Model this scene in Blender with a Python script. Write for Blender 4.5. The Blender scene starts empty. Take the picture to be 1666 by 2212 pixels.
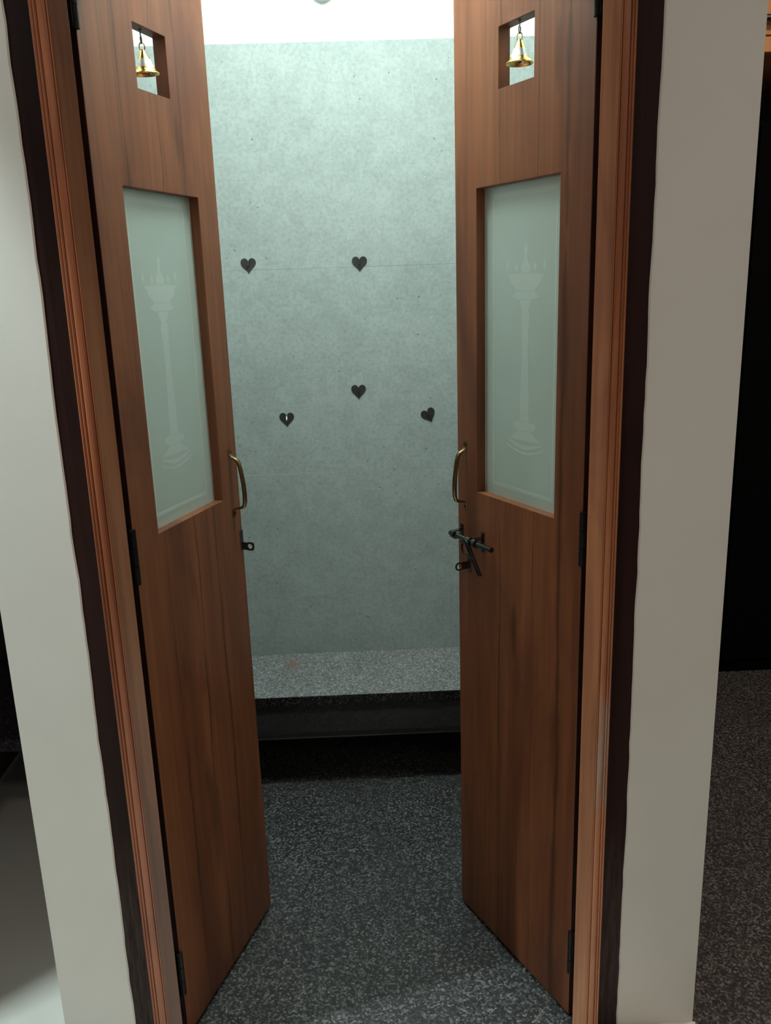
import bpy, bmesh, math, random
from mathutils import Vector, Matrix
random.seed(7)
PI = math.pi
S = bpy.context.scene
C = S.collection

# ------------------------------------------------------------------ camera
CAM = (0.0072, -1.4536, 1.5)
FPX, YAW, PIT, ROL = 1861.95, 0.02215, 0.26113, -0.03245
F = Vector((math.sin(YAW)*math.cos(PIT), math.cos(YAW)*math.cos(PIT), -math.sin(PIT)))
R0 = Vector((math.cos(YAW), -math.sin(YAW), 0)); U0 = R0.cross(F)
RX = R0*math.cos(ROL) + U0*math.sin(ROL); UX = -R0*math.sin(ROL) + U0*math.cos(ROL)
cd = bpy.data.cameras.new('camera'); co = bpy.data.objects.new('camera', cd); C.objects.link(co)
cd.sensor_width = 36; cd.sensor_fit = 'AUTO'; cd.lens = FPX*36/2212; cd.clip_start = .02
M3 = Matrix((RX, UX, -F)).transposed()
co.matrix_world = Matrix.Translation(CAM) @ M3.to_4x4()
S.camera = co

# ------------------------------------------------------------------ world, exposure
w = bpy.data.worlds.new('world'); S.world = w; w.use_nodes = True
w.node_tree.nodes['Background'].inputs[0].default_value = (.5, .55, .6, 1)
w.node_tree.nodes['Background'].inputs[1].default_value = .02
S.view_settings.view_transform = 'Standard'; S.view_settings.look = 'None'
S.view_settings.gamma = 1; S.view_settings.exposure = 0
S.view_settings.use_curve_mapping = False

# added, unseen warm fill lights of the hall and the cool lamp of the room beyond the side doorway
def area(name, loc, target, sx, sy, power, col):
    l = bpy.data.lights.new(name, 'AREA'); l.shape = 'RECTANGLE'; l.size = sx; l.size_y = sy
    l.energy = power; l.color = col
    o = bpy.data.objects.new(name, l); C.objects.link(o); o.location = loc
    d = (Vector(target) - Vector(loc)).normalized()
    up = Vector((0, 0, 1)) if abs(d.z) < .95 else Vector((0, 1, 0))
    x = d.cross(up).normalized(); y = x.cross(d)
    o.rotation_euler = Matrix((x, y, -d)).transposed().to_euler()
    return o
POOJA_TUBE = 280.0
CEIL = 3.1
HALL_FILLS = [((-1.0, -1.9), 5), ((1.95, -1.9), 13.5), ((.3, -2.6), 4.5)]  # out-of-view fills, placed and weighted to brighten the front walls and doors
for (lx, ly), pw in HALL_FILLS:
    area('hall_fill_light', (lx, ly, CEIL-.05), (lx, ly+.01, 0), .30, .30, pw, (1, .87, .75))
area('passage_light', (1.65, .25, CEIL-.05), (1.65, .26, 0), .2, .2, 21, (1, .86, .74))
area('side_room_light', (-1.33, -.316, 3.02), (-.7, 0, .9), .03, .02, 54, (.82, 1, .97))
area('side_room_light', (-1.33, -.316, 2.956), (-.2, 0, .9), .03, .02, 10, (.84, 1, .97))  # second weak source, added to carry some cool light to the right wall

# ------------------------------------------------------------------ material helpers
MATS = {}
def new_mat(name):
    m = bpy.data.materials.new(name); m.use_nodes = True; MATS[name] = m
    nt = m.node_tree; return m, nt, nt.nodes['Principled BSDF']
def N(nt, t, **kw):
    n = nt.nodes.new(t)
    for k, v in kw.items():
        if k in n.inputs.keys() if not isinstance(k, int) else False: n.inputs[k].default_value = v
        else: setattr(n, k, v)
    return n
def coords(nt, scale=(1, 1, 1), loc=(0, 0, 0), space='Object'):
    tc = nt.nodes.new('ShaderNodeTexCoord'); mp = nt.nodes.new('ShaderNodeMapping')
    mp.inputs['Scale'].default_value = scale; mp.inputs['Location'].default_value = loc
    nt.links.new(tc.outputs[space], mp.inputs[0]); return mp.outputs[0]
def noise(nt, vec, scale, detail=3, rough=.5, dist=0):
    n = nt.nodes.new('ShaderNodeTexNoise'); nt.links.new(vec, n.inputs['Vector'])
    n.inputs['Scale'].default_value = scale; n.inputs['Detail'].default_value = detail
    n.inputs['Roughness'].default_value = rough; n.inputs['Distortion'].default_value = dist
    return n.outputs['Fac']
def ramp(nt, fac, stops):
    r = nt.nodes.new('ShaderNodeValToRGB'); e = r.color_ramp.elements
    while len(e) < len(stops): e.new(.5)
    for el, (p, c) in zip(e, stops):
        el.position = p; el.color = c if len(c) == 4 else (*c, 1)
    nt.links.new(fac, r.inputs[0]); return r.outputs[0]
def g(v): return (v, v, v, 1)
def mix(nt, fac, a, b, mode='MIX'):
    n = nt.nodes.new('ShaderNodeMix'); n.data_type = 'RGBA'; n.blend_type = mode
    for sock, val in ((0, fac), (6, a), (7, b)):
        if hasattr(val, 'is_linked'): nt.links.new(val, n.inputs[sock])
        else: n.inputs[sock].default_value = val if sock == 0 or len(val) == 4 else (*val, 1)
    return n.outputs[2]
def math_n(nt, op, a, b=None, c=None):
    n = nt.nodes.new('ShaderNodeMath'); n.operation = op
    for i, val in enumerate((a, b, c)):
        if val is None: continue
        if hasattr(val, 'is_linked'): nt.links.new(val, n.inputs[i])
        else: n.inputs[i].default_value = val
    return n.outputs[0]
def bump(nt, bsdf, h, strength, dist=.002):
    b = nt.nodes.new('ShaderNodeBump'); b.inputs['Strength'].default_value = strength
    b.inputs['Distance'].default_value = dist
    nt.links.new(h, b.inputs['Height']); nt.links.new(b.outputs[0], bsdf.inputs['Normal'])
def sep(nt, vec):
    n = nt.nodes.new('ShaderNodeSeparateXYZ'); nt.links.new(vec, n.inputs[0]); return n.outputs

def wood(name, dark, mid, light, seed, veins=(), rough=.38, knots=(), wear=None, spec=.35):
    """varnished wood, grain along local z; veins = (centre x, half width, wobble), knots = (x, z, rx, rz)"""
    m, nt, b = new_mat(name)
    base = noise(nt, coords(nt, (9, 9, .8), (seed, seed*2, seed*.7)), 1, 4, .55, .6)
    col = ramp(nt, base, [(.28, dark), (.46, mid), (.7, light)])
    smoke = noise(nt, coords(nt, (7, 7, 1.6), (seed*1.7, 4, seed*1.1)), 1, 5, .6, .8)
    col = mix(nt, ramp(nt, smoke, [(.5, g(0)), (.72, g(.75))]), col, (mid[0]*.52, mid[1]*.46, mid[2]*.62))
    grain = noise(nt, coords(nt, (150, 150, 2.2), (seed*3, 0, seed)), 1, 4, .65)
    col = mix(nt, .4, col, ramp(nt, grain, [(.32, g(.62)), (.52, g(1.0)), (.75, g(1.22))]), 'MULTIPLY')
    line = noise(nt, coords(nt, (26, 26, 1.1), (seed*5, 1, seed*2)), 1, 3, .5, .4)
    col = mix(nt, .5, col, ramp(nt, line, [(.40, g(1)), (.485, g(.68)), (.50, g(.64)), (.58, g(1))]), 'MULTIPLY')
    xyz = sep(nt, coords(nt))
    for i, (cx, hw, wob) in enumerate(veins):
        nz = noise(nt, coords(nt, (.01, .01, 2.3), (seed+i*7.3, 2, i*3.1)), 1, 4, .6)
        off = math_n(nt, 'MULTIPLY_ADD', nz, wob*2, -wob)
        dx = math_n(nt, 'ABSOLUTE', math_n(nt, 'SUBTRACT', math_n(nt, 'SUBTRACT', xyz[0], cx), off))
        st = noise(nt, coords(nt, (.01, .01, 5), (seed*2+i*5.1, 7, i)), 1, 3, .6)
        wid = math_n(nt, 'MULTIPLY', ramp_val(nt, st, .35, .7), hw)
        fac = math_n(nt, 'SUBTRACT', 1, math_n(nt, 'MINIMUM', 1, math_n(nt, 'DIVIDE', dx, math_n(nt, 'ADD', wid, .0008))))
        col = mix(nt, math_n(nt, 'MULTIPLY', fac, .85), col, tuple(c*.26 for c in mid[:3]))
    for (kx, kz, rx, rz) in knots:
        nz = noise(nt, coords(nt, (25, 25, 7), (kx, kz, seed)), 1, 3, .6)
        a = math_n(nt, 'POWER', math_n(nt, 'DIVIDE', math_n(nt, 'SUBTRACT', xyz[0], kx), rx), 2)
        c = math_n(nt, 'POWER', math_n(nt, 'DIVIDE', math_n(nt, 'SUBTRACT', xyz[2], kz), rz), 2)
        rr = math_n(nt, 'ADD', math_n(nt, 'ADD', a, c), math_n(nt, 'MULTIPLY_ADD', nz, 2.2, -1.1))
        fac = math_n(nt, 'SUBTRACT', 1, math_n(nt, 'MINIMUM', 1, math_n(nt, 'MAXIMUM', rr, 0)))
        col = mix(nt, math_n(nt, 'MULTIPLY', fac, .6), col, tuple(c*.3 for c in mid[:3]))
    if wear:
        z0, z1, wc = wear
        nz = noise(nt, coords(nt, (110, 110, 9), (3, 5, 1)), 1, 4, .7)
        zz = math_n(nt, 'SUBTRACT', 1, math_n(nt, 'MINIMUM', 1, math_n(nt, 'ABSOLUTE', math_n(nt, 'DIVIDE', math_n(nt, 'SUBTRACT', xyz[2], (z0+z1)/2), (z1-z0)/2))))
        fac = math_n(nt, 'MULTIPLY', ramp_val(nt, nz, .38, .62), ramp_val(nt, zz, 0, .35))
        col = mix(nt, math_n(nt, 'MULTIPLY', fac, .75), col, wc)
    nt.links.new(col, b.inputs['Base Color']); b.inputs['Roughness'].default_value = rough
    b.inputs['Specular IOR Level'].default_value = spec
    bump(nt, b, grain, .12, .001)
    return m
def ramp_val(nt, fac, a, bb):
    n = nt.nodes.new('ShaderNodeMapRange'); n.inputs[1].default_value = a; n.inputs[2].default_value = bb
    nt.links.new(fac, n.inputs[0]); return n.outputs[0]

def paint(name, col, var=.04, rough=.75):
    m, nt, b = new_mat(name)
    n1 = noise(nt, coords(nt, (1, 1, 1)), 2.2, 4, .6)
    c = ramp(nt, n1, [(.3, tuple(x*(1-var) for x in col)), (.7, tuple(min(1, x*(1+var)) for x in col))])
    nt.links.new(c, b.inputs['Base Color']); b.inputs['Roughness'].default_value = rough
    b.inputs['Specular IOR Level'].default_value = .25
    bump(nt, b, noise(nt, coords(nt), 160, 3, .6), .12, .001)
    return m

def stone(name):
    m, nt, b = new_mat(name)
    v = coords(nt)
    big = noise(nt, v, 5, 5, .62, .3)
    col = ramp(nt, big, [(.3, (.285, .320, .306)), (.5, (.31, .348, .334)), (.72, (.335, .373, .359))])
    sp = noise(nt, v, 90, 4, .7)
    col = mix(nt, .6, col, ramp(nt, sp, [(.3, g(.72)), (.5, g(1)), (.72, g(1.2))]), 'MULTIPLY')
    med = noise(nt, v, 24, 3, .6)
    col = mix(nt, .5, col, ramp(nt, med, [(.35, g(.88)), (.65, g(1.1))]), 'MULTIPLY')
    vo = nt.nodes.new('ShaderNodeTexVoronoi'); vo.inputs['Scale'].default_value = 34; nt.links.new(v, vo.inputs['Vector'])
    pit = ramp(nt, vo.outputs['Distance'], [(.055, g(.42)), (.12, g(1))])
    gate = ramp(nt, noise(nt, coords(nt, (1, 1, 1), (4, 1, 9)), 13, 2), [(.56, g(0)), (.6, g(1))])
    col = mix(nt, gate, col, mix(nt, 1.0, col, pit, 'MULTIPLY'))
    vo2 = nt.nodes.new('ShaderNodeTexVoronoi'); vo2.inputs['Scale'].default_value = 55; nt.links.new(coords(nt, (1, 1, 1), (3.3, 2, 7)), vo2.inputs['Vector'])
    chip = ramp(nt, vo2.outputs['Distance'], [(.06, g(1)), (.14, g(0))])
    gate2 = ramp(nt, noise(nt, coords(nt, (1, 1, 1), (14, 5, 3)), 20, 2), [(.6, g(0)), (.64, g(.55))])
    col = mix(nt, mix(nt, 1.0, chip, gate2, 'MULTIPLY'), col, (.55, .62, .6))
    nt.links.new(col, b.inputs['Base Color']); b.inputs['Roughness'].default_value = .62
    b.inputs['Specular IOR Level'].default_value = .3
    bump(nt, b, sp, .12, .0015)
    return m

def granite(name, lo, mid, hi, scale=230, rough=.5, stain=None, tint=(1, 1, 1)):
    m, nt, b = new_mat(name)
    v = coords(nt)
    vo = nt.nodes.new('ShaderNodeTexVoronoi'); vo.inputs['Scale'].default_value = scale; nt.links.new(v, vo.inputs['Vector'])
    rnd = sep(nt, vo.outputs['Color'])[0]
    T = lambda x: tuple(x*t for t in tint)
    col = ramp(nt, rnd, [(.35, T(lo)), (.6, T(mid)), (.86, T((mid+hi)*.5)), (.97, T(hi))])
    n2 = noise(nt, v, scale*.75, 3, .65)
    col = mix(nt, .75, col, ramp(nt, n2, [(.36, g(.55)), (.5, g(1)), (.68, g(1.5))]), 'MULTIPLY')
    n3 = noise(nt, v, 6, 3, .5)
    col = mix(nt, .6, col, ramp(nt, n3, [(.3, g(.85)), (.7, g(1.15))]), 'MULTIPLY')
    if stain:
        sx, sy, r = stain; x = sep(nt, v)
        d = math_n(nt, 'SQRT', math_n(nt, 'ADD', math_n(nt, 'POWER', math_n(nt, 'SUBTRACT', x[0], sx), 2), math_n(nt, 'POWER', math_n(nt, 'MULTIPLY', math_n(nt, 'SUBTRACT', x[1], sy), .8), 2)))
        d = math_n(nt, 'ADD', d, math_n(nt, 'MULTIPLY_ADD', noise(nt, v, 60, 3), .03, -.015))
        fac = math_n(nt, 'SUBTRACT', 1, ramp_val(nt, d, r*.3, r))
        col = mix(nt, math_n(nt, 'MULTIPLY', fac, .6), col, (.22, .09, .045))
    nt.links.new(col, b.inputs['Base Color']); b.inputs['Roughness'].default_value = rough
    b.inputs['Specular IOR Level'].default_value = .4
    bump(nt, b, n2, .15, .001)
    return m

def metal(name, col, rough=.3, metallic=1, var=.25):
    m, nt, b = new_mat(name)
    n1 = noise(nt, coords(nt), 90, 3, .6)
    c = ramp(nt, n1, [(.35, tuple(x*(1-var) for x in col)), (.65, col)])
    nt.links.new(c, b.inputs['Base Color']); b.inputs['Metallic'].default_value = metallic
    b.inputs['Roughness'].default_value = rough
    return m

def frosted(name, col, diff, gloss=.30):
    m, nt, b = new_mat(name); nt.nodes.remove(b); out = nt.nodes['Material Output']
    n1 = noise(nt, coords(nt), 700, 2, .6)
    c = ramp(nt, n1, [(.3, tuple(x*.94 for x in col)), (.7, col)])
    t = nt.nodes.new('ShaderNodeBsdfTranslucent'); d = nt.nodes.new('ShaderNodeBsdfDiffuse')
    gl = nt.nodes.new('ShaderNodeBsdfGlossy'); gl.inputs['Roughness'].default_value = .32
    nt.links.new(c, t.inputs[0]); nt.links.new(c, d.inputs[0])
    m1 = nt.nodes.new('ShaderNodeMixShader'); m1.inputs[0].default_value = diff
    nt.links.new(t.outputs[0], m1.inputs[1]); nt.links.new(d.outputs[0], m1.inputs[2])
    m2 = nt.nodes.new('ShaderNodeMixShader'); m2.inputs[0].default_value = gloss
    nt.links.new(m1.outputs[0], m2.inputs[1]); nt.links.new(gl.outputs[0], m2.inputs[2])
    nt.links.new(m2.outputs[0], out.inputs[0]); return m

def emit(name, col, strength):
    m, nt, b = new_mat(name)
    b.inputs['Base Color'].default_value = (*col, 1); b.inputs['Emission Color'].default_value = (*col, 1)
    b.inputs['Emission Strength'].default_value = strength; return m

WD, WM, WL = (.105, .033, .0145), (.18, .059, .0235), (.235, .084, .034)
wood('teak_left', WD, WM, WL, 3.1, [(.285, .010, .02), (.205, .005, .03), (.10, .006, .02)], knots=[(.18, .42, .03, .16), (.12, .78, .012, .06), (.27, 1.76, .01, .05)])
wood('teak_right', WD, WM, WL, 11.7, [(-.060, .022, .014), (-.14, .004, .012), (-.25, .005, .02)], knots=[(-.07, .62, .012, .1), (-.2, .8, .012, .07), (-.09, 1.85, .012, .06)])
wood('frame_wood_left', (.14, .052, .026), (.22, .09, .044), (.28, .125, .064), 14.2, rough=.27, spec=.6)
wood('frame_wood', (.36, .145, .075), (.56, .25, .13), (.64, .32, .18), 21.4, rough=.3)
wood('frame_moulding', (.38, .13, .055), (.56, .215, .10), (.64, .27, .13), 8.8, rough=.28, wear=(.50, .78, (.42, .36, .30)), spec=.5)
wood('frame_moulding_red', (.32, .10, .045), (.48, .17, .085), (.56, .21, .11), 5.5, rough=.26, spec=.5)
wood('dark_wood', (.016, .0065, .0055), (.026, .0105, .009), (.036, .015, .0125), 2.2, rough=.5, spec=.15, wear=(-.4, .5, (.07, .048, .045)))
wood('cabinet_wood', (.50, .20, .05), (.62, .27, .07), (.68, .32, .10), 6.1, rough=.35)
wood('brown_wood', (.03, .016, .012), (.05, .025, .018), (.06, .03, .02), 4.4, rough=.4)
paint('white_paint', (.82, .81, .77)); paint('room_paint', (.80, .81, .79)); paint('passage_paint', (.30, .28, .27))
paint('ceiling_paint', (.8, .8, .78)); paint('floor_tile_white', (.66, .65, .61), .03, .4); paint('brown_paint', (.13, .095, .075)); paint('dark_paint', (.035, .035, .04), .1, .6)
stone('green_grey_stone'); paint('joint_mortar', (.42, .46, .44), .2)
granite('dark_granite', .018, .042, .165, 225, .5)
granite('dark_granite_passage', .022, .052, .16, 225, .55, tint=(1.05, .97, .93))
granite('pale_granite', .13, .23, .38, 240, .5, stain=(-.249, 1.104, .032))
granite('black_granite', .006, .012, .05, 240, .25); granite('apron_stone', .02, .025, .03, 120, .6)
granite('purple_black_stone', .02, .028, .06, 200, .12, tint=(1.1, .9, 1.3))
metal('brass', (.80, .56, .20), .22); metal('silver_band', (.86, .88, .86), .38); metal('antique_brass', (.27, .19, .09), .24)
metal('dark_steel', (.12, .12, .115), .22); metal('black_iron', (.012, .011, .010), .5, .6); metal('rusty_screw', (.05, .04, .03), .5, .8)
metal('heart_black', (.030, .029, .027), .45, .3); metal('hook_wire', (.10, .10, .10), .35)
frosted('frosted_glass', (.55, .675, .60), .92); frosted('etched_glass', (.655, .775, .705), .92, .28)
emit('tube_glow', (.84, 1.0, .96), POOJA_TUBE); emit('hall_glow', (1, .86, .72), 6); emit('side_glow', (.86, 1, .97), 6)
metal('white_plastic', (.7, .7, .68), .5, 0, .05)

# ------------------------------------------------------------------ mesh helpers
def link(name, bm, mat, parent=None, smooth=False, bevel=0, kind=None, matrix=None):
    me = bpy.data.meshes.new(name)
    bmesh.ops.recalc_face_normals(bm, faces=bm.faces)
    bm.to_mesh(me); bm.free()
    if smooth:
        for p in me.polygons: p.use_smooth = True
    o = bpy.data.objects.new(name, me); C.objects.link(o)
    me.materials.append(MATS[mat])
    if bevel:
        md = o.modifiers.new('bevel', 'BEVEL'); md.width = bevel; md.segments = 2; md.limit_method = 'ANGLE'
    if smooth:
        try: me.set_sharp_from_angle(angle=math.radians(40))
        except Exception: pass
    if parent: o.parent = parent
    if matrix is not None: o.matrix_local = matrix
    if kind: o['kind'] = kind
    return o
def tag(o, label, cat=None, group=None, kind=None):
    o['label'] = label
    if cat: o['category'] = cat
    if group: o['group'] = group
    if kind: o['kind'] = kind
    return o
def thing(name, label, cat, loc=(0, 0, 0), rz=0, group=None, kind=None):
    o = bpy.data.objects.new(name, None); C.objects.link(o); o.location = loc; o.rotation_euler.z = rz
    o.empty_display_size = .05
    return tag(o, label, cat, group, kind)
def bx(bm, x0, x1, y0, y1, z0, z1):
    v = [bm.verts.new((x, y, z)) for z in (z0, z1) for y in (y0, y1) for x in (x0, x1)]
    for f in ((0, 1, 3, 2), (4, 6, 7, 5), (0, 4, 5, 1), (1, 5, 7, 3), (3, 7, 6, 2), (2, 6, 4, 0)):
        bm.faces.new([v[i] for i in f])
def box(*a):
    bm = bmesh.new(); bx(bm, *a); return bm
def prism(bm, pts, a0, a1, axis='z'):
    """extrude a closed 2D outline along an axis; pts are the other two coordinates in order"""
    def P(p, t):
        return {'z': (p[0], p[1], t), 'y': (p[0], t, p[1]), 'x': (t, p[0], p[1])}[axis]
    lo = [bm.verts.new(P(p, a0)) for p in pts]; hi = [bm.verts.new(P(p, a1)) for p in pts]
    n = len(pts)
    for i in range(n): bm.faces.new((lo[i], lo[(i+1) % n], hi[(i+1) % n], hi[i]))
    bm.faces.new(lo[::-1]); bm.faces.new(hi)
def lathe(bm, prof, seg=28, o=(0, 0, 0)):
    rings = []
    for r, z in prof:
        if r < 1e-5: rings.append([bm.verts.new((o[0], o[1], o[2]+z))])
        else: rings.append([bm.verts.new((o[0]+r*math.cos(2*PI*i/seg), o[1]+r*math.sin(2*PI*i/seg), o[2]+z)) for i in range(seg)])
    for a, b in zip(rings, rings[1:]):
        for i in range(seg):
            j = (i+1) % seg
            q = [a[i % len(a)], a[j % len(a)], b[j % len(b)], b[i % len(b)]]
            u = []
            for x in q:
                if x not in u: u.append(x)
            if len(u) > 2: bm.faces.new(u)
def tube(bm, pts, rad, seg=10, closed=False, sy=1.0):
    P = [Vector(p) for p in pts]; n = len(P); rings = []; ref = None
    for i in range(n):
        if closed: t = P[(i+1) % n]-P[i-1]
        else: t = P[min(i+1, n-1)]-P[max(i-1, 0)]
        t.normalize()
        if ref is None: ref = Vector((1, 0, 0)) if abs(t.x) < .8 else Vector((0, 1, 0))
        a = (ref - t*ref.dot(t)).normalized(); ref = a; b = t.cross(a)
        r = rad[i] if isinstance(rad, (list, tuple)) else rad
        rings.append([bm.verts.new(P[i] + a*r*math.cos(2*PI*k/seg) + b*r*sy*math.sin(2*PI*k/seg)) for k in range(seg)])
    for i in range(n if closed else n-1):
        A, B = rings[i], rings[(i+1) % n]
        for k in range(seg): bm.faces.new((A[k], A[(k+1) % seg], B[(k+1) % seg], B[k]))
    if not closed: bm.faces.new(rings[0][::-1]); bm.faces.new(rings[-1])
def grid_solid(bm, us, zs, y0, y1, hole):
    """slab in the x-z plane between y0 and y1 with rectangular holes, one closed surface"""
    cache = {}
    def V(i, j, k):
        if (i, j, k) not in cache: cache[(i, j, k)] = bm.verts.new((us[i], (y0, y1)[k], zs[j]))
        return cache[(i, j, k)]
    nu, nz = len(us)-1, len(zs)-1
    solid = lambda i, j: 0 <= i < nu and 0 <= j < nz and not hole(i, j)
    for i in range(nu):
        for j in range(nz):
            if not solid(i, j): continue
            for k in (0, 1): bm.faces.new([V(i, j, k), V(i+1, j, k), V(i+1, j+1, k), V(i, j+1, k)])
            if not solid(i-1, j): bm.faces.new([V(i, j, 0), V(i, j+1, 0), V(i, j+1, 1), V(i, j, 1)])
            if not solid(i+1, j): bm.faces.new([V(i+1, j, 0), V(i+1, j+1, 0), V(i+1, j+1, 1), V(i+1, j, 1)])
            if not solid(i, j-1): bm.faces.new([V(i, j, 0), V(i+1, j, 0), V(i+1, j, 1), V(i, j, 1)])
            if not solid(i, j+1): bm.faces.new([V(i, j+1, 0), V(i+1, j+1, 0), V(i+1, j+1, 1), V(i, j+1, 1)])
def struct(name, bm, mat, label, cat=None, **kw):
    o = link(name, bm, mat, kind='structure', **kw); o['label'] = label
    if cat: o['category'] = cat
    return o

# ------------------------------------------------------------------ the shell
YB = 1.19           # face of the stone on the back wall
XI = .605           # inner half width of the prayer room
WY = -.02           # front plane of the plastered wall
PCEIL = 2.56
struct('floor', box(-.60, .60, WY, YB+.03, -.05, 0), 'dark_granite', 'dark speckled granite floor inside the small room', 'floor')
b = bmesh.new(); bx(b, -2.9, .645, -3.4, WY, -.05, 0); bx(b, -1.3, -.60, WY, 2.3, -.05, 0); bx(b, -2.9, -1.3, WY, .35, -.05, 0)
struct('floor_hall', b, 'floor_tile_white', 'pale floor in front of and left of the doorway', 'floor')
b = bmesh.new(); bx(b, .645, 2.4, -3.4, WY, -.05, 0); bx(b, .60, 2.4, WY, 2.3, -.05, 0)
struct('floor_passage', b, 'dark_granite_passage', 'dark speckled granite floor of the passage beyond the right wall', 'floor')

wb = struct('wall_back', box(-.64, .64, YB+.012, YB+.09, 0, PCEIL), 'room_paint', 'white back wall clad in grey green stone panels', 'wall')
def stone_panel(parent, x0, x1, z0, z1, y0=YB, y1=YB+.0122):
    return link('stone_panel', box(x0, x1, y0, y1, z0, z1), 'green_grey_stone', parent, bevel=.0004)
for z0, z1 in ((.012, .3158), (.3164, .9272), (.9290, 1.5443), (1.5447, 2.147)):
    stone_panel(wb, -.605, .605, z0, z1)
link('joint', box(-.605, .605, YB-.0001, YB+.0121, .9273, .9289), 'joint_mortar', wb)
for sx, side in ((-1, 'left'), (1, 'right')):
    x0, x1 = sorted((sx*XI, sx*.64))
    wl = struct('wall_'+side, box(x0, x1, .03, YB+.09, 0, PCEIL), 'room_paint', 'thin %s partition wall of the small room behind the %s door' % (side, side), 'wall')
    for z0, z1 in ((.001, .3155), (.3168, .9272), (.9288, 1.5438), (1.5452, 2.147)):
        a0, a1 = sorted((sx*(XI-.012), sx*(XI+.0002)))
        link('stone_panel', box(a0, a1, .085, YB-.001, z0, z1), 'green_grey_stone', wl, bevel=.0012)

# front wall: two narrow plastered piers and the wall over the door, plaster edge slightly ragged beside the frame
def pier(bm, xe, xo, ztop, seed):
    """xe = edge beside the frame (ragged), xo = outer arris"""
    rnd = random.Random(seed); n = 110; zs = [ztop*i/n for i in range(n+1)]
    sg = 1 if xe > xo else -1; rows = []; wob = 0
    for z in zs:
        wob = wob*.8 + rnd.uniform(-.0011, .0011)
        e = xe + sg*wob
        rows.append([bm.verts.new(p) for p in ((xo, WY, z), (e-sg*.003, WY, z), (e, WY+.0025, z), (e, .03, z), (xe-sg*.02, .03, z), (xe-sg*.02, .085, z), (xo, .085, z))])
    for A, B in zip(rows, rows[1:]):
        for i in range(7):
            j = (i+1) % 7; bm.faces.new((A[i], A[j], B[j], B[i]))
    bm.faces.new(rows[0]); bm.faces.new(rows[-1][::-1])
b = bmesh.new(); pier(b, -.4996, -.6411, CEIL, 3); pier(b, .4813, .6401, CEIL, 8); bx(b, -.4996, .4813, WY, .085, 2.157, CEIL)
struct('wall_front', b, 'white_paint', 'off white plastered wall around the open double door', 'wall')
struct('ceiling', box(-.64, .64, .085, YB+.09, PCEIL, PCEIL+.06), 'ceiling_paint', 'white ceiling of the small room', 'ceiling')
b = bmesh.new(); bx(b, -2.9, 2.4, -3.4, .085, CEIL, CEIL+.08); bx(b, -1.225, -.64, .085, 2.3, CEIL, CEIL+.08); bx(b, .64, 2.4, .085, 2.3, CEIL, CEIL+.08)
struct('ceiling_hall', b, 'ceiling_paint', 'white ceiling of the hall in front of the doorway', 'ceiling')
# hall: side wall with an open doorway to the next room, rear wall, right wall, passage ends
b = bmesh.new(); bx(b, -1.225, -1.2, -.21, 2.3, 0, CEIL); bx(b, -1.225, -1.2, -1.35, -.21, 2.838, CEIL); bx(b, -1.225, -1.2, -3.4, -1.35, 0, CEIL)  # unseen doorway, its header set to cut the cool light off the right door
struct('wall_hall_left', b, 'brown_paint', 'hall side wall with an open doorway on the left', 'wall')  # brown chosen to dim and warm the bounce into the left passage
b = bmesh.new(); bx(b, -2.9, 2.4, -3.5, -3.4, 0, CEIL); struct('wall_hall_rear', b, 'passage_paint', 'hall wall behind the camera', 'wall')
struct('wall_hall_right', box(2.4, 2.5, -3.5, 2.3, 0, CEIL), 'passage_paint', 'far right wall of the hall and passage', 'wall')
b = bmesh.new(); bx(b, -1.3, -.64, 2.3, 2.4, 0, CEIL); struct('wall_passage_left', b, 'dark_paint', 'dark end wall of the passage left of the small room', 'wall')
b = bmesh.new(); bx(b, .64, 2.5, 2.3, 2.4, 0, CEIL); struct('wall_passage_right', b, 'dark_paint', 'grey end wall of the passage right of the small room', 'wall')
b = bmesh.new(); bx(b, -3.0, -2.9, -3.5, .4, 0, CEIL); bx(b, -2.9, -1.3, .3, .4, 0, CEIL)
struct('wall_side_room', b, 'brown_paint', 'walls of the next room beyond the left doorway', 'wall')

# ------------------------------------------------------------------ door frame
fr = thing('trim_1', 'reddish brown wooden door frame with reeded moulding and dark outer strip', 'door frame', kind='structure')
FT = 2.12
def jamb(sg, xg, xf, xm, xw, mould, wd):
    """sg -1 left / +1 right; xg gap edge, xf flat-moulding edge, xm moulding-dark edge at y=-.045; xw plaster edge"""
    X = lambda v: sg*v
    # rebated post: the stop in front, rebate for the leaf behind
    b = bmesh.new()
    prism(b, [(X(xg), -.0425), (X(xg), -.043), (X(xf), -.043), (X(xf), -.0128), (X(xw+.018), -.0126), (X(xw+.018), .085), (X(xg+.034), .085), (X(xg+.034), -.020), (X(xg+.012), -.020)], 0, FT)
    link('jamb', b, wd, fr, bevel=.0006)
    b = bmesh.new()
    pts = [(X(xf+.0002), -.018), (X(xf+.0002), -.041)]
    w = (xm - xf)
    pr = [(.02, .003), (.09, .003), (.12, -.003), (.16, .003), (.25, .006), (.36, .0068), (.48, .006), (.56, .003), (.61, -.003), (.65, .002), (.71, .0038), (.77, .001), (.80, -.003), (.84, .001), (.91, .0025), (.98, -.003)]
    pts += [(X(xf + w*u), -.041-h*.5) for u, h in pr]
    pts += [(X(xm), -.036), (X(xm), -.018)]
    prism(b, pts, 0, FT); link('moulding', b, mould, fr, smooth=False)
    b = box(*sorted((X(xf+.004), X(xw+.012))), -.0178, -.0127, 0, FT)
    link('outer_strip', b, 'dark_wood', fr)
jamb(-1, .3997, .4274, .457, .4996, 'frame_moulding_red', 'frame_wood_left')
jamb(1, .3838, .4118, .4374, .4813, 'frame_moulding', 'frame_wood')
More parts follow.
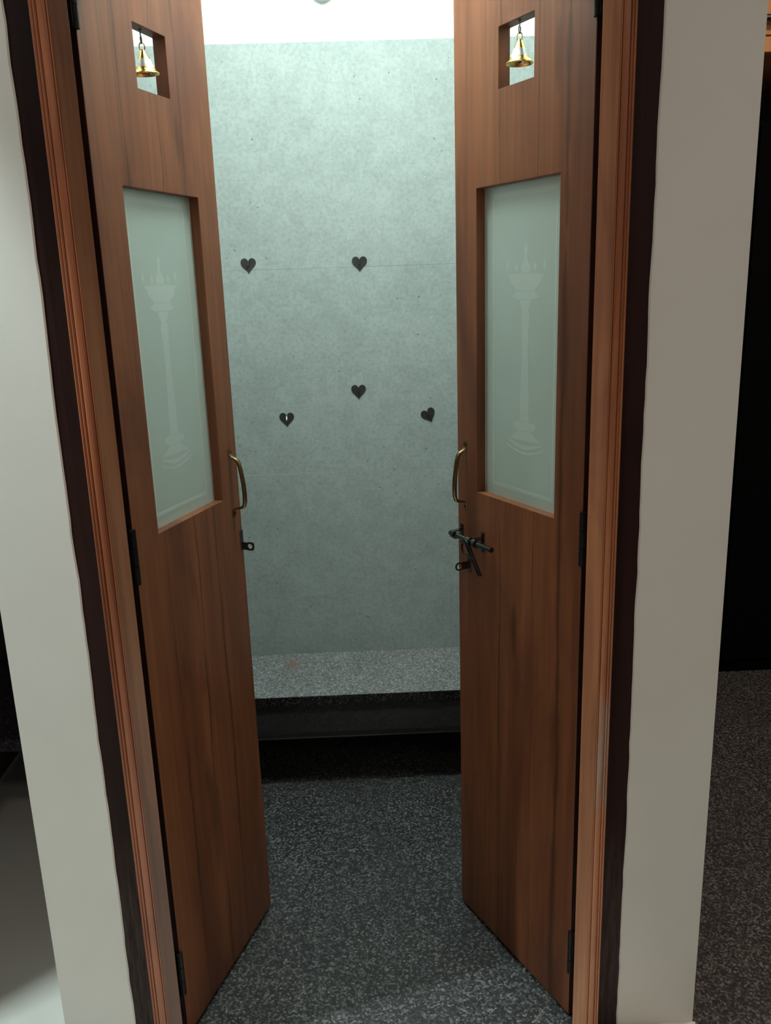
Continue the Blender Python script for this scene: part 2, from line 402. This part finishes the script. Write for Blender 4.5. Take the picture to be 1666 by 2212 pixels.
link('head_rail', box(-.4272, .4116, -.043, .085, 2.065, 2.0925), 'frame_wood', fr, bevel=.0012)
link('head_rail', box(-.4996, .4813, -.0126, .085, 2.1205, 2.16), 'dark_wood', fr)
b = bmesh.new()
prism(b, [(-.018, 2.0927), (-.041, 2.0927), (-.0425, 2.0945), (-.0395, 2.0963), (-.0425, 2.098), (-.0444, 2.103), (-.0425, 2.109), (-.0395, 2.1107), (-.0429, 2.1135), (-.0395, 2.1163), (-.0422, 2.119), (-.036, 2.1215), (-.018, 2.1215)], -.457, .4374, 'x')
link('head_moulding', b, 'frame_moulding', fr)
link('outer_strip', box(-.5105, .4925, -.0178, -.0127, 2.1205, 2.158), 'dark_wood', fr)
link('threshold', box(-.433, .4175, -.04, .085, -.02, .0015), 'dark_granite', fr)

# ------------------------------------------------------------------ door leaves
DW, DT = .4033, .0255
GS, GZ = (.0792, .3288), (1.0675, 1.6665)
HS, HZ = (.1544, .2573), (1.8277, 1.9286)
LAMP = [(1.5585, .0004), (1.5545, .004), (1.5508, .0072), (1.545, .0056), (1.539, .0034), (1.5332, .005), (1.5258, .0082), (1.5177, .0163), (1.5117, .0125), (1.508, .0138)]
PAN = [(1.5065, .030), (1.5045, .0545), (1.5015, .0545), (1.499, .0465), (1.4939, .047), (1.4871, .0423), (1.4781, .0295), (1.4757, .028)]
SKIRT = [(1.4745, .0285), (1.470, .034), (1.4653, .0411), (1.463, .036), (1.460, .0255)]
STEM = [(1.4588, .019), (1.4464, .0134), (1.4388, .0083), (1.4342, .0121), (1.4266, .0134), (1.4197, .0115), (1.4118, .0128), (1.4070, .0085), (1.3965, .0108), (1.3654, .0091), (1.335, .0105), (1.3024, .0122), (1.2704, .015), (1.262, .0125), (1.2560, .0148), (1.2460, .0125), (1.2316, .014)]
RING = [(1.2300, .022), (1.2262, .034), (1.2215, .0345), (1.2165, .030), (1.2125, .018)]
CONE = [(1.2110, .0185), (1.2040, .030), (1.1980, .042), (1.1935, .0455)]
LC = .1965
def flip(L): return -1 if not L else 1

def make_leaf(L):
    sg = 1 if L else -1       # local x = sg*s along the leaf for the right one mirrored, local y = depth behind the outer face
    a = 1.2377 if L else 1.1076
    pos = (-.4011, -.0028, 0) if L else (.3871, .0028, 0)
    side = 'left' if L else 'right'
    root = thing('door_1' if L else 'door_2', 'open %s leaf of the brown wooden double door with frosted lamp etched pane%s' % (side, '' if L else ' and slide bolt'), 'door', pos, (a-PI/2) if L else (PI/2-a), kind='structure')
    # in the local frame the leaf runs along +y and its visible face looks to +x (left leaf) or -x (right leaf)
    Lm = Matrix(((0, -1, 0, 0), (1, 0, 0, 0), (0, 0, 1, 0), (0, 0, 0, 1))) if L else Matrix(((0, 1, 0, 0), (-1, 0, 0, 0), (0, 0, 1, 0), (0, 0, 0, 1)))
    # part meshes use (sg*s, depth*sg', z); Lm turns part axes into the root's
    # left:  part (s, t, z) -> (-t, s, z);  right: part (-s, t, z) -> (t, s, z)
    def add(name, bm, mat, parent=root, **kw):
        o = link(name, bm, mat, parent, matrix=Lm if parent is root else None, **kw)
        return o
    X = lambda s: sg*s
    us = sorted(X(s) for s in (0, GS[0], HS[0], HS[1], GS[1], DW)); zs = [.012, GZ[0], GZ[1], HZ[0], HZ[1], 2.06]
    def hole(i, j):
        m = (us[i]+us[i+1])/2*sg
        return (j == 1 and GS[0] < m < GS[1]) or (j == 3 and HS[0] < m < HS[1])
    b = bmesh.new(); grid_solid(b, us, zs, 0, DT, hole)
    add('door_panel', b, 'teak_left' if L else 'teak_right', bevel=.0008)
    add('edge_dark_strip', box(*sorted((X(-.0009), X(-.00002))), .0002, DT-.0002, .012, 2.06), 'dark_wood')  # dark strip added on the hinge edge to darken the gap beside the jamb
    # glass
    x0, x1 = sorted((X(GS[0]-.0002), X(GS[1]+.0002)))
    gp = add('glass_pane', box(x0, x1, .0195, .0235, GZ[0]-.0002, GZ[1]+.0002), 'frosted_glass'); gp['label'] = 'pale green frosted glass pane'
    y0, y1 = .0193, .0196
    def sil(bm, prof):
        pts = [(X(LC)+h, z) for z, h in prof] + [(X(LC)-h, z) for z, h in reversed(prof)]
        prism(bm, pts, y0, y1, 'y')
    b = bmesh.new()
    for p in (LAMP, PAN, SKIRT, STEM, RING, CONE): sil(b, p)
    # curved tiers of the foot
    for z0, hw, th, sag in ((1.1918, .050, .0085, .0085), (1.1805, .0565, .0045, .0105)):
        k = 12
        top = [(X(LC)+hw*(2*i/k-1), z0 - sag*(1-(2*i/k-1)**2)) for i in range(k+1)]
        bot = [(p[0], p[1]-th*(1-.55*abs(2*i/k-1))) for i, p in enumerate(top)]
        prism(b, top + bot[::-1], y0, y1, 'y')
    # flames
    for ds, z0, h, hw in ((-.056, 1.5075, .0265, .0046), (-.0275, 1.5080, .0180, .0052), (.0275, 1.5080, .0180, .0048), (.055, 1.5075, .0260, .0044)):
        for _q in (1,):
            fl = [(0, 0), (.62, .28), (1, .48), (.72, .72), (.25, .92), (0, 1)]
            pts = [(X(LC)+ds+hw*u, z0+h*v) for u, v in fl] + [(X(LC)+ds-hw*u, z0+h*v) for u, v in fl[-2:0:-1]]
            prism(b, pts, y0, y1, 'y')
    add('etched_lamp', b, 'etched_glass', gp)['label'] = 'etched oil lamp on a tall turned stand'
    b = bmesh.new(); e0, e1, f0, f1 = .107, .3005, 1.088, 1.6535
    xx = lambda p, q: sorted((X(p), X(q)))
    bx(b, *xx(e0, e1), y0, y1, f1-.009, f1); bx(b, *xx(e0, e1), y0, y1, f0, f0+.007)
    bx(b, *xx(e1-.0055, e1), y0, y1, f0+.007, f1-.009); bx(b, *xx(e0, e0+.0055), y0, y1, f0+.007, f1-.009)
    add('etched_border', b, 'etched_glass', gp)
    # hinges: folded black leaf with a three part knuckle
    for z0, z1 in ((.1185, .218), (.997, 1.0985), (1.88, 1.98)):
        b = bmesh.new(); h = (z1-z0)
        for k in range(3):
            zz = z0 + h*k/3; tube(b, [(X(-.0015), -.0005, zz+.0006), (X(-.0015), -.0005, zz+h/3-.0006)], .0058, 14)
        bx(b, *sorted((X(-.0024), X(-.0002))), .001, .023, z0, z1)
        bx(b, *sorted((X(-.010), X(-.0015))), -.0015, .0015, z0+.001, z1-.001)
        add('hinge', b, 'black_iron', smooth=True)
    # pull handle
    hs = .3725; b = bmesh.new()
    path = [(1.168, -.0015), (1.158, -.002), (1.152, -.006), (1.147, -.014), (1.142, -.019), (1.130, -.0225), (1.112, -.0255), (1.092, -.028), (1.072, -.029), (1.055, -.0285), (1.046, -.026), (1.0415, -.020), (1.0395, -.010), (1.038, -.004), (1.034, -.002), (1.0215, -.0015)]
    wid = [.0045, .0058, .0056, .0050, .0046, .0046, .0048, .0050, .0050, .0048, .0046, .0048, .0052, .0056, .0058, .0045]
    thk = [.0012, .0014, .0022, .0034, .0044, .0047, .0048, .0049, .0049, .0047, .0043, .0030, .0022, .0017, .0014, .0012]
    rings = []; n = len(path)
    for i, (z, t) in enumerate(path):
        p0 = path[max(0, i-1)]; p1 = path[min(n-1, i+1)]
        tz, tt = p1[0]-p0[0], p1[1]-p0[1]; l = math.hypot(tz, tt); nz, nt_ = -tt/l, tz/l
        rings.append([b.verts.new((X(hs)+wid[i]*math.cos(2*PI*k/14), t + nt_*thk[i]*math.sin(2*PI*k/14), z + nz*thk[i]*math.sin(2*PI*k/14))) for k in range(14)])
    for A, B in zip(rings, rings[1:]):
        for k in range(14): b.faces.new((A[k], A[(k+1) % 14], B[(k+1) % 14], B[k]))
    b.faces.new(rings[0]); b.faces.new(rings[-1])
    hd = add('door_handle', b, 'antique_brass', smooth=True); hd['label'] = 'brass pull handle'
    for z in (1.1625, 1.0285):
        b = bmesh.new(); tube(b, [(X(hs), -.0042, z), (X(hs), -.0005, z)], .0027, 12)
        add('screw', b, 'rusty_screw', hd)
    # staple: plate screwed to the leaf with a holed tongue standing out of it
    def staple(s, zc, zl, zh, length, hgt, hr, parent, name, sq=.55):
        b = bmesh.new()
        bx(b, *sorted((X(s-.006), X(s+.006))), -.0022, .0002, zl, zh)
        o = add(name, b, 'dark_steel', parent, bevel=.001)
        b = bmesh.new(); k = 24; c = -(length-hgt*.52); th = .0016
        ro = hgt/2; outer = []
        for i in range(k):
            an = 2*PI*i/k; cx, cz = math.cos(an), math.sin(an)
            m = max(abs(cx), abs(cz))
            rr = ro*(1/m)**sq
            outer.append((c - rr*cx, zc + rr*cz))
        inner = [(c - hr*math.cos(2*PI*i/k), zc + hr*math.sin(2*PI*i/k)) for i in range(k)]
        vs = {}
        for nme, ring in (('o', outer), ('i', inner)):
            for si in (-1, 1): vs[nme, si] = [b.verts.new((X(s)+si*th, p[0], p[1])) for p in ring]
        for i in range(k):
            j = (i+1) % k
            for si in (-1, 1): b.faces.new((vs['o', si][i], vs['o', si][j], vs['i', si][j], vs['i', si][i]))
            for nme in 'oi': b.faces.new((vs[nme, -1][i], vs[nme, -1][j], vs[nme, 1][j], vs[nme, 1][i]))
        bx(b, X(s)-th*.98, X(s)+th*.98, c+ro*.86, -.001, zc-hgt*.44, zc+hgt*.44)
        add('tongue', b, 'dark_steel', o if parent is root else parent)
        return o
    if L:
        staple(.397, .9475, .940, .983, .030, .019, .0058, root, 'bolt_keeper')['label'] = 'dark steel keeper with a round hole'
    else:
        b = bmesh.new()
        for s in (.3885, .3085):
            bx(b, *sorted((X(s-.0055), X(s+.0055))), -.0022, .0002, .941, .985)
        sb = add('slide_bolt', b, 'dark_steel', bevel=.001); sb['label'] = 'dark steel slide bolt with hanging hasp'
        for s in (.3885, .3085):      # loops over the rod
            b = bmesh.new(); k = 12
            out = [(-.001, .9745)] + [(-.02-.0088*math.sin(PI*i/k), .9642+.0092*math.cos(PI*i/k)) for i in range(k+1)] + [(-.001, .9538)]
            inn = [(-.001, .9718)] + [(-.02-.0062*math.sin(PI*i/k), .9642+.0066*math.cos(PI*i/k)) for i in range(k+1)] + [(-.001, .9566)]
            prism(b, out + inn[::-1], X(s)-.0055, X(s)+.0055, 'x'); add('bracket', b, 'dark_steel', sb, smooth=True)
            b = bmesh.new(); tube(b, [(X(s), -.0038, .9805), (X(s), -.0005, .9805)], .0026, 10); add('screw', b, 'dark_steel', sb)
        b = bmesh.new(); tube(b, [(X(.405), -.02, .9642), (X(.249), -.02, .9642)], .0055, 18); add('bolt_rod', b, 'dark_steel', sb, smooth=True)
        # hasp: sleeve on the rod and a long slotted plate hanging down and a little towards the hinge
        b = bmesh.new(); tube(b, [(X(.338), -.02, .9642), (X(.325), -.02, .9642)], .0085, 18)
        def on(u, v):                       # u along the plate downward, v across
            return (X(.3315 - .037*u - v), -.0285 + .010*u, .9665 - .0715*u)
        k = 10; o_, i_ = [], []
        H = .0078
        for (cu, sgn) in ((.93, 1), (.03, -1)):
            for i in range(k+1):
                an = PI*(i/k); v = H*math.cos(an)*sgn; du = .075*math.sin(an)*sgn
                o_.append((cu+du, v)); i_.append((cu+du*.55, v*.5))
        vs = {}
        for nm, ring in (('o', o_), ('i', i_)):
            for d_ in (0, 1): vs[nm, d_] = [b.verts.new(Vector(on(u, v)) + Vector((0, -.0050*(1-d_)+.0022, 0))) for u, v in ring]
        n = len(o_)
        for i in range(n):
            j = (i+1) % n
            for d_ in (0, 1): b.faces.new((vs['o', d_][i], vs['o', d_][j], vs['i', d_][j], vs['i', d_][i]))
            for nm in 'oi': b.faces.new((vs[nm, 0][i], vs[nm, 0][j], vs[nm, 1][j], vs[nm, 1][i]))
        # cross bridge of the slot
        q = [on(.50, H*.7), on(.50, -H*.7), on(.60, -H*.7), on(.60, H*.7)]
        v0 = [b.verts.new(Vector(p)+Vector((0, -.0016, 0))) for p in q]; v1 = [b.verts.new(Vector(p)+Vector((0, .0012, 0))) for p in q]
        b.faces.new(v0); b.faces.new(v1[::-1])
        for i in range(4): b.faces.new((v0[i], v0[(i+1) % 4], v1[(i+1) % 4], v1[i]))
        # half round lug from the sleeve
        add('hasp', b, 'dark_steel', sb, bevel=.0006)
        # side eye of the hasp (rounded loop seen edge on to the left)
        b = bmesh.new()
        tube(b, [on(.02, .006), (X(.3475), -.027, .955), (X(.3465), -.029, .945), (X(.340), -.030, .935), on(.52, .003)], .0023, 8)
        add('hasp_loop', b, 'dark_steel', sb, smooth=True)
        staple(.3600, .8995, .8815, .921, .037, .0185, .0062, sb, 'keeper', .15)
    return root
make_leaf(True); make_leaf(False)

# ------------------------------------------------------------------ bells in the square openings
def door_pt(L, s, t, z):
    a = 1.2377 if L else 1.1076; sg = 1 if L else -1
    o = Vector((-.4011, -.0028, 0)) if L else Vector((.3871, .0028, 0))
    return o + Vector((sg*math.cos(a), math.sin(a), 0))*s + Vector((-sg*math.sin(a), math.cos(a), 0))*t + Vector((0, 0, z))
def make_bell(L):
    s = .2045 if L else .2065; t = .0135 if L else .0085
    p = door_pt(L, s, t, 1.8600)
    r = thing('bell', 'small brass bell with silver band hanging in the square opening of the %s door' % ('left' if L else 'right'), 'bell', p, .4 if L else -.5, 'small bells hanging in the door openings')
    if L: r.rotation_euler.y = -.05; r.rotation_euler.x = .04
    def wall(prof, th=.0011):
        return prof + [(max(q-th, .0004), z-.0004) for q, z in reversed(prof)]
    b = bmesh.new(); lathe(b, [(0, .0385), (.0026, .0380), (.0046, .0355), (.0080, .0290), (.0115, .0225), (.0104, .0225), (.0040, .034), (0, .035)], 32); link('bell_crown', b, 'brass', r, smooth=True)
    b = bmesh.new(); lathe(b, [(.0115, .0225), (.0145, .0155), (.0172, .0095), (.0161, .0095), (.0104, .0225), (.0115, .0225)], 32); link('silver_band', b, 'silver_band', r, smooth=True)
    b = bmesh.new(); lathe(b, [(.0172, .0095), (.0190, .0058), (.0212, .0028), (.0238, .0010), (.0243, -.0004), (.0234, -.0016), (.0205, .0006), (.0182, .0046), (.0161, .0095), (.0172, .0095)], 32); link('bell_rim', b, 'brass', r, smooth=True)
    b = bmesh.new(); tube(b, [(0, 0, .0335), (0, 0, .006)], .0009, 8); lathe(b, [(0, .0075), (.003, .0062), (.0040, .003), (.003, 0), (0, -.001)], 14); link('clapper', b, 'hook_wire', r, smooth=True)
    b = bmesh.new(); tube(b, [(.0046*math.cos(k*PI/10), 0, .0420+.0066*math.sin(k*PI/10)) for k in range(20)], .0011, 8, True); link('loop', b, 'brass', r, smooth=True)
    top = 1.9286-1.8600
    b = bmesh.new(); ez = .0532
    pts = [(0, .0046*math.sin(k*PI/10)*.95, ez+.0062*math.cos(k*PI/10)) for k in range(2, 21)]
    pts = pts + [(0, .0004, ez+.0082), (0, 0, top+.004)]
    tube(b, pts, .0011, 8); lathe(b, [(0, top+.0003), (.003, top+.0002), (.0026, top-.0018), (0, top-.002)], 12)
    link('hook', b, 'hook_wire', r, smooth=True)
make_bell(True); make_bell(False)

# ------------------------------------------------------------------ heart hooks on the stone
def heart_outline(w, h, n=40):
    pts = []
    for i in range(n):
        t = 2*PI*i/n
        x = 16*math.sin(t)**3; y = 13*math.cos(t)-5*math.cos(2*t)-2*math.cos(3*t)-math.cos(4*t)
        x2 = x/16
        pts.append((x2*w/2, (y+2.5)/14.5*h/2))
    return pts
def heart(x, z, rot, label, tabdark):
    r = thing('heart_hook', label, 'wall hook', (x, YB, z), 0, 'black heart hooks on the stone wall')
    r.rotation_euler = (0, rot, 0)
    b = bmesh.new(); prism(b, heart_outline(.0450, .0450), -.0022, .0002, 'y'); link('heart_plate', b, 'heart_black', r, bevel=.0004)
    b = bmesh.new()                                            # small tongue punched out and bent forward
    tube(b, [(0, -.0015, .0125), (0, -.0045, .0095), (0, -.0085, .0050), (0, -.0105, .0000), (0, -.0110, -.0010)] , [.0018, .0022, .0024, .0024, .0016], 10)
    link('hook', b, 'silver_band' if tabdark == 0 else 'black_iron', r, smooth=True)
heart(-.3133, 1.5562, 0, 'black heart hook, left one of the upper pair on the stone', 1)
heart(.0131, 1.5514, 0, 'black heart hook, right one of the upper pair on the stone', 1)
heart(-.0044, 1.1759, 0, 'black heart hook alone in the middle between upper and lower pairs', 1)
heart(-.2284, 1.0984, 0, 'black heart hook, lowest left one nearest the left door handle', 0)
heart(.2098, 1.0955, -.42, 'tilted black heart hook beside the edge of the right door', 1)

# ------------------------------------------------------------------ stone ledge under the back wall
lg = thing('stone_ledge', 'grey speckled stone ledge with a dark front edge at the back wall', 'shelf', (0, 1.0, 0))
def lpart(name, bm, mat, **kw):
    bmesh.ops.translate(bm, verts=bm.verts, vec=(0, -1.0, 0)); o = link(name, bm, mat, lg, **kw); return o
me_slab = link('slab', box(-.592, .592, .881, YB-.001, .292, .3205), 'pale_granite', lg, bevel=.001); me_slab.location = (0, -1.0, 0)
lpart('front_edge', box(-.592, .592, .8785, .8812, .2905, .3195), 'black_granite')
lpart('apron', box(-.592, .592, .886, .906, .198, .2918), 'apron_stone')
for x0, x1 in ((-.592, -.565), (.565, .592)): lpart('support', box(x0, x1, .92, YB-.001, 0, .2918), 'apron_stone')

# ------------------------------------------------------------------ tube lamp over the door, inside
tl = thing('tube_lamp', 'slim white tube lamp on the ceiling inside above the doors', 'lamp', (0, .30, PCEIL))
link('housing', box(-.33, .33, -.018, .018, -.030, 0), 'white_plastic', tl, bevel=.003)
b = bmesh.new(); tube(b, [(-.30, 0, -.055), (.30, 0, -.055)], .013, 16); link('tube', b, 'tube_glow', tl, smooth=True)
for sx in (-1, 1):
    x0, x1 = sorted((sx*.30, sx*.33)); link('end_holder', box(x0, x1, -.016, .016, -.072, -.0301), 'white_plastic', tl, bevel=.003)
# small rounded fitting high on the back wall, only its lower edge in view
b = bmesh.new(); lathe(b, [(0, .03), (.030, .03), (.036, .024), (.036, .006), (.030, 0), (0, 0)], 28)
bmesh.ops.rotate(b, verts=b.verts, cent=(0, 0, 0), matrix=Matrix.Rotation(PI/2, 3, 'X'))
rb = thing('ceiling_rose', 'small round off white fitting high on the back wall', 'wall fitting', (-.061, YB+.012, 2.283))
link('round_base', b, 'white_plastic', rb, smooth=True)
b = bmesh.new(); tube(b, [(0, -.03, 0), (0, -.045, 0)], .011, 16); link('socket', b, 'white_plastic', rb, smooth=True)

# ------------------------------------------------------------------ fixtures of the added hall fills and of the passage and next room lamps
for (lx, ly), lab in ((HALL_FILLS[0][0], 'added warm fill lamp, out of view, on the left side of the hall'), (HALL_FILLS[1][0], 'added warm fill lamp, out of view, on the right side of the hall'), (HALL_FILLS[2][0], 'added warm fill lamp, out of view, in the middle of the hall'), ((1.65, .25), 'square warm ceiling lamp over the right passage')):
    hl = thing('unseen_lamp', lab, 'lamp', (lx, ly, CEIL), 0, 'square ceiling lamps')
    link('frame', box(-.18, .18, -.18, .18, -.035, -.0), 'white_plastic', hl, bevel=.004)
    link('diffuser', box(-.15, .15, -.15, .15, -.040, -.0352), 'hall_glow', hl)
sl = thing('spot_lamp', 'small cool lamp on the ceiling of the next room beyond the left doorway', 'lamp', (-1.33, -.316, CEIL), .68)
link('housing', box(-.05, .05, -.022, .022, -.060, 0), 'white_plastic', sl, bevel=.003)
link('diffuser', box(-.012, .012, -.012, .012, -.066, -.0602), 'side_glow', sl)

# ------------------------------------------------------------------ low stone topped bench in the left passage
lb = thing('low_bench', 'low bench with a glossy purple black top in the left passage', 'bench', (-.92, .9, 0))
link('bench_top', box(-.26, .26, -.30, .35, .338, .373), 'purple_black_stone', lb, bevel=.003)
for sx in (-1, 1):
    for sy in (-1, 1):
        cx, cy = sx*.225, .025+sy*.285; link('leg', box(cx-.025, cx+.025, cy-.025, cy+.025, 0, .3379), 'brown_wood', lb, bevel=.002)

# ------------------------------------------------------------------ right passage: black stand-in for its unlit depth, and orange wall cabinet
metal('unlit_black', (.004, .004, .004), .8, 0, .1).node_tree.nodes['Principled BSDF'].inputs['Specular IOR Level'].default_value = 0  # near black without sheen: the passage's darkness put into the colour
paint('shade_grey', (.075, .07, .068), .08)
bc = thing('dark_stand_in', 'tall black box standing in for the unlit depth of the right passage', 'cupboard', (1.6, 1.9, 0))
link('body', box(-.78, .78, -.33, .38, .0, 1.97), 'unlit_black', bc, bevel=.004)
for x0, x1 in ((-.775, -.262), (-.258, .258), (.262, .775)):
    d = link('stand_in_door', box(x0, x1, -.351, -.3305, .06, 1.955), 'unlit_black', bc, bevel=.003)
    b = bmesh.new(); tube(b, [(x1-.04, -.3515, 1.0), (x1-.04, -.375, 1.0), (x1-.04, -.375, 1.12), (x1-.04, -.3515, 1.12)], .005, 8); link('handle', b, 'dark_steel', d, smooth=True)
wc = thing('wall_cabinet', 'orange brown wooden cabinet with a dark rail high on the right', 'cabinet', (1.7, 1.9, 2.158))
link('body', box(-.60, .60, -.38, .399, .0, .50), 'cabinet_wood', wc, bevel=.003)
link('bottom_rail', box(-.60, .60, -.405, -.3805, .0, .045), 'cabinet_wood', wc, bevel=.003)
for x0, x1 in ((-.598, -.002), (.002, .598)):
    link('cabinet_door', box(x0, x1, -.400, -.3805, .050, .497), 'cabinet_wood', wc, bevel=.003)
b = bmesh.new(); tube(b, [(-.58, -.425, .092), (.58, -.425, .092)], .0105, 14)
for x in (-.5, .5): tube(b, [(x, -.400, .092), (x, -.425, .092)], .006, 10)
link('rail', b, 'dark_steel', wc, smooth=True)
